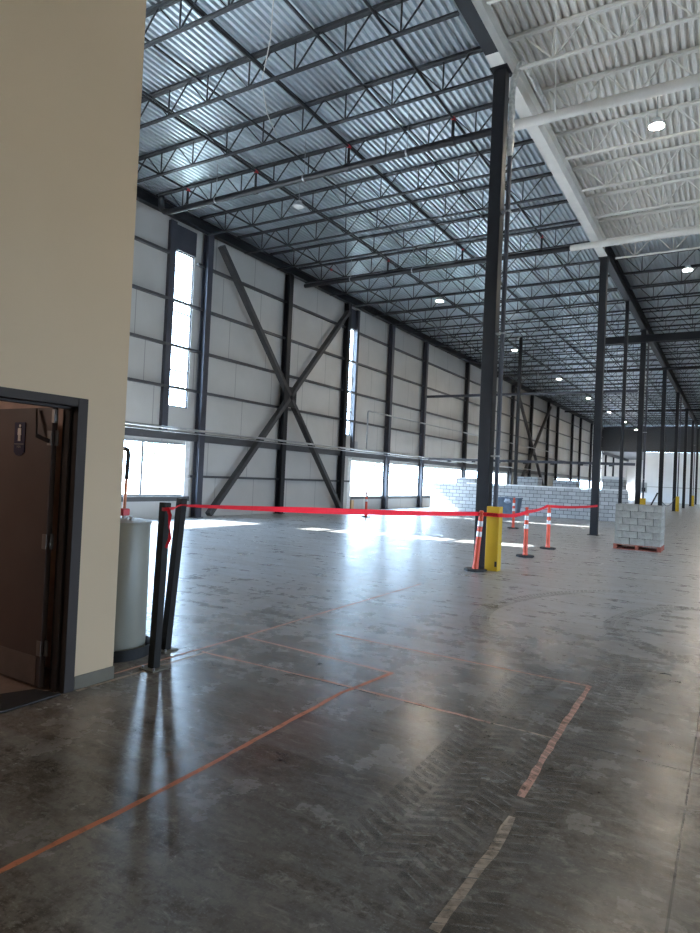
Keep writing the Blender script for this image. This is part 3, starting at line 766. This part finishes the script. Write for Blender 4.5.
# ------------------------------------------------------------------ delineators
def delineator(x, y, lab, lean=(0,0), h=1.16, first=[None]):
    if first[0] is None:
        e = empty('delineator', (x, y, 0), lab, 'traffic post', 'orange delineator posts')
        p = MB(); p.lathe([(.065,.045),(.06,.06),(.055,.12),(.045,h-.1),(.046,h-.09),(.030,h-.075),(.022,h-.05),(.04,h-.035),(.04,h-.005),(.02,h)], 20)
        p.build('post', ORANGE, e, smooth=True)
        for z0, z1 in ((.66,.76),(.86,.96)): MB().lathe([(.0585-.0111*(z0-.12),z0),(.0585-.0111*(z1-.12),z1)], 20).build('reflective_band', BAND, e, smooth=True)
        b = MB(); n = 8; b.prism([(.21*math.cos(2*PI*(k+.5)/n), .21*math.sin(2*PI*(k+.5)/n)) for k in range(n)], 2, 0, .044); b.build('base', MATBLK, e, bevel=.006)
        first[0] = e
    else:
        e = copy_tree(first[0]); e.location = (x, y, 0); e['label'] = lab
    if lean[0] or lean[1]:
        for ch in e.children:
            if not ch.name.startswith('base'): ch.rotation_euler = (lean[0], lean[1], 0)
    return e
delineator(-4.12, 14.9, 'orange delineator standing just beyond the yellow guard, tape at its top')
delineator(-4.19, 17.3, 'orange delineator midway between the yellow guard and second tall column')
delineator(-7.08, 23.8, 'orange delineator in front of the blue-grey bin')
delineator(-13.25, 23.4, 'distant orange delineator in front of the long low window')
delineator(-4.18, 11.70, 'orange delineator leaning against the nearest tall column', lean=(0, .075))

# ------------------------------------------------------------------ red tape
def ribbon(b, pts, w, tw):
    """flat tape through points; tw = twist from upright at each point"""
    n0 = len(b.v); P = [Vector(p) for p in pts]
    for i, p in enumerate(P):
        d = (P[min(i+1, len(P)-1)] - P[max(0, i-1)]).normalized()
        s = d.cross(Vector((0,0,1))).normalized(); u = s.cross(d)
        a = u*math.cos(tw[i]) + s*math.sin(tw[i])
        b.v += [tuple(p - a*w/2), tuple(p + a*w/2)]
        if i: k = n0+2*i; b.face((k-2, k, k+1, k-1))
tp = MB(); pts = []; tw = []
A0 = Vector((-4.385, 4.22, 1.36)); A1 = Vector((-4.20, 11.80, 1.085)); n = 40
for i in range(n+1):
    t = i/n; p = A0.lerp(A1, t); p.z -= .02*4*t*(1-t)
    pts.append(p); tw.append(1.25*max(0, 1-t*3.2) + .15*math.sin(9*t))
seq = [(-4.10,11.80,1.085),(-3.94,11.815,1.085),(-3.80,11.83,1.08),(-3.78,11.95,1.08),(-4.08,14.85,1.06),(-4.23,17.22,1.14),(-4.07,23.65,1.05)]
for q in seq:
    q = Vector(q); p0 = pts[-1]; m = max(1, int((q-p0).length/.35)); sag = .02*min(1, (q-p0).length/3)
    for k in range(1, m+1):
        t = k/m; p = p0.lerp(q, t); p.z -= sag*4*t*(1-t)*2
        pts.append(p); tw.append(.25*math.sin(len(pts)*.7)*(1 if m > 3 else 0))
ribbon(tp, pts, .075, tw)
tape = tag(tp.build('barricade_tape', TAPE, fix=False), 'red barricade tape strung from dark posts past the yellow guard to columns', 'tape')
text('DANGER', .062, (-3.945, 11.808, 1.085), (PI/2, 0, 0), TAPE_T, tape)
tl = MB(); ribbon(tl, [(-4.12,3.845,1.36),(-4.10,3.86,1.30),(-4.115,3.87,1.2),(-4.09,3.86,1.10),(-4.12,3.85,1.02)], .03, [.3,.8,.2,.9,.4])
tl.build('loose_end', TAPE, tape, fix=False)
kn = MB(); ribbon(kn, [(-4.18,3.84,1.345),(-4.145,3.838,1.345),(-4.12,3.845,1.35),(-4.20,4.0,1.348),(-4.385,4.22,1.345)], .03, [0,0,.2,.5,1.0]); kn.build('knot', TAPE, tape, fix=False)

# ------------------------------------------------------------------ bin, plank, rope, small far things
bn = empty('trash_bin', (-9.75, 32.0, 0), 'blue-grey open bin standing in front of the block wall', 'bin')
b = MB(); a0, a1, d0, d1 = .44, .54, .30, .38
lo = [(-a0,-d0),(a0,-d0),(a0,d0),(-a0,d0)]; hi = [(-a1,-d1),(a1,-d1),(a1,d1),(-a1,d1)]
b.v = [(x,y,.08) for x,y in lo]+[(x,y,.93) for x,y in hi]
for k in range(4): b.face((k,(k+1)%4,4+(k+1)%4,4+k))
b.face((3,2,1,0)); b.build('body', BIN, bn)
b = MB(); b.box(-.57,-.41,.93,.57,-.36,.98).box(-.57,.36,.93,.57,.41,.98).box(-.57,-.36,.93,-.52,.36,.98).box(.52,-.36,.93,.57,.36,.98); b.build('rim', BIN, bn, bevel=.01)
MB().lathe([(.30,.6),(.42,.75),(.40,.92),(.22,1.02),(.05,1.0)], 14).build('liner', LINER, bn, smooth=True)['label'] = 'pale plastic liner bulging with waste'
for sx in (-.35,.35): MB().tube([(sx,-.2,.04),(sx,.2,.04)], .04, 12).build('wheel', MATBLK, bn)
tag(MB().bar((-5.0, 47.2, .03), (-4.36, 47.3, 1.5), .08, .22, (0,1,0)).build('plank', STEEL), 'dark plank leaning on the fourth tall column', 'plank')
rp = []
for i in range(25):
    t = i/24; rp.append((XC+.02, CY[3]+.16+(CY[4]-CY[3]-.32)*t, 1.05-.5*4*t*(1-t)))
tag(MB().tube(rp, .03, 8).build('hose', PIPE_D, smooth=True), 'dark hose draped between the fourth and fifth tall columns', 'hose')
e = empty('electrical_box', (-6.9, 62, 0), 'small grey electrical box on a thin stand before the white end wall', 'box')
MB().box(-.3,-.1,1.4,.3,.1,2.3).build('case', GALV_PIPE, e); MB().box(-.05,-.05,.02,.05,.05,1.398).build('stand', STEEL, e); MB().box(-.3,-.3,0,.3,.3,.02).build('base', STEEL, e); MB().box(-.1,-.11,1.5,.2,-.101,1.85).build('door', STEEL, e)
# hanging rope under the roof
pts = [(-7.1,8.5,10.42),(-7.9,9.4,10.05),(-8.80,10.25,9.93),(-9.40,11.2,9.90),(-9.75,12.0,9.88)]
rpn = []
for i in range(len(pts)-1):
    for k in range(5):
        t = k/5; rpn.append(Vector(pts[i]).lerp(Vector(pts[i+1]), t))
tag(MB().tube(rpn+[pts[-1]], .011, 6).build('rope', ROPE, smooth=True), 'thin white rope hanging across the dark roof joists', 'rope')

# ------------------------------------------------------------------ high bay lights
def lamp(x, y, on, lab, z=9.62):
    e = empty('high_bay_light', (x, y, z), lab, 'light', 'round high bay lights')
    MB().lathe([(.165,.0),(.17,.04),(.14,.07),(.10,.09),(.085,.16),(.03,.17)], 28).build('housing', LAMP_B, e, smooth=True)
    MB().lathe([(.02,-.012),(.145,-.010),(.15,-.001)], 28).build('lens', LENS_ON if on else LENS_OFF, e, smooth=True)['label'] = 'glowing lens' if on else 'unlit lens'
    MB().tube([(0,0,.17),(0,0,ZD-z)], .008, 6).build('hanger', GALV_PIPE, e)
lamp(-11.3, 15.1, False, 'unlit high bay light, nearest on the window side')
for i, y in enumerate((25.9, 37.2, 48.4, 59.6, 70.8, 82.0, 92.5)): lamp(-11.4, y, True, 'lit high bay light on the window side, %s beyond the unlit one' % ORD[i])
lamp(-1.68, 15.05, True, 'lit high bay light under the white-painted roof')
for i, y in enumerate((25.5, 36.8, 48.1, 59.3, 70.5, 81.7, 92.5)): lamp(-1.65, y, True, 'lit high bay light right of the columns, %s under the dark roof' % ORD[i])

for i, y in enumerate((3.8, 15.05, 26.3)): lamp(8.0-.12, y, True, 'added unseen fill light beyond the right edge of view, %s row' % ORD[i])  # out-of-view lamps added to brighten the tan wall and floor

# ------------------------------------------------------------------ outdoors
struct(MB().box(-160, -80, -.5, -16.6, 220, -.25).build('ground', EXT_G))
struct(MB().box(15.3, -80, -.5, 120, 220, -.25).build('ground', EXT_G))
def tree(x, y, h, r, lab):
    e = empty('tree', (x, y, -.25), lab, 'tree', 'trees outside the low windows')
    MB().tube([(0,0,0),(.05,0,h*.3),(0,.05,h*.55)], [.18,.14,.09], 8).build('trunk', BARK, e, smooth=True)
    b = MB()
    for k in range(420):
        d = Vector((random.gauss(0,1), random.gauss(0,1), random.gauss(0,1))).normalized()*(random.random()**.4)
        c = Vector((d.x*r, d.y*r, h*.65+d.z*h*.34)); s = random.uniform(.15,.34)
        u = Vector((random.gauss(0,1), random.gauss(0,1), random.gauss(0,1))).normalized(); v = u.orthogonal().normalized(); 
        b.poly([c-u*s, c-v*s*.6, c+u*s, c+v*s*.6])
    b.build('crown', LEAFY, e, fix=False)
tree(-50, 44.5, 6.5, 2.0, 'tree outside, seen at the near edge of the first low window')
tree(-52, 54, 5.0, 1.8, 'bushy tree outside, seen through the first low window centre')
tree(-44, 78, 5.5, 2.0, 'tree outside the long low window, nearest')
tree(-40, 92, 5.5, 2.0, 'tree outside the long low window, beyond the nearest')
fe = empty('fence', (-40, 45, -.25), 'thin steel fence standing outside the first low window', 'fence')
for k in range(13): MB().tube([(0,-24+k*4,0),(0,-24+k*4,1.9)], .04, 6).build('post', FENCE, fe)
MB().tube([(0,-24,1.85),(0,24,1.85)], .025, 6).build('rail', FENCE, fe); MB().tube([(0,-24,.5),(0,24,.5)], .025, 6).build('rail', FENCE, fe)

# ------------------------------------------------------------------ light
w = bpy.data.worlds.new('world'); S.world = w; w.use_nodes = True
bg = w.node_tree.nodes['Background']; bg.inputs[0].default_value = (.55,.745,1.,1); bg.inputs[1].default_value = 11.0
sun = bpy.data.lights.new('sun', 'SUN'); sun.energy = 16.; sun.angle = .009; sun.color = (1., .96, .90)
so = bpy.data.objects.new('sun', sun); COL.objects.link(so)
so.rotation_euler = Vector((1.30, .22, -1.0)).to_track_quat('-Z', 'Y').to_euler(); so.location = (-60, 0, 50)
S.view_settings.view_transform = 'Standard'; S.view_settings.look = 'None'; S.view_settings.gamma = 1; S.view_settings.use_curve_mapping = False
S.view_settings.exposure = 1.3
# daylight through every opening, the added ones included: portals guide the sky light, they give off none
def portal(x, y0, y1, z0, z1, sgn):
    l = bpy.data.lights.new('window_daylight', 'AREA'); l.shape = 'RECTANGLE'; l.size = z1-z0; l.size_y = y1-y0; l.cycles.is_portal = True
    o = bpy.data.objects.new('window_daylight', l); COL.objects.link(o); o.location = (x, (y0+y1)/2, (z0+z1)/2)
    o.rotation_euler = (0, -sgn*PI/2, 0)
for y0, y1, z0, z1 in holes: portal(XW-.06, y0, y1, z0, z1, 1)
for a, b_ in FILL_OPENINGS: portal(15.1, a, b_, 0, 3.2, -1)
portal(-16.5, YEND+.4, YEND+25.8, .7, 2.5, 1)
S.cycles.use_denoising = True; S.cycles.denoising_prefilter = 'NONE'
S.cycles.sample_clamp_indirect = 6.0
S.cycles.max_bounces = 10; S.cycles.diffuse_bounces = 5; S.cycles.glossy_bounces = 4; S.cycles.transparent_max_bounces = 12
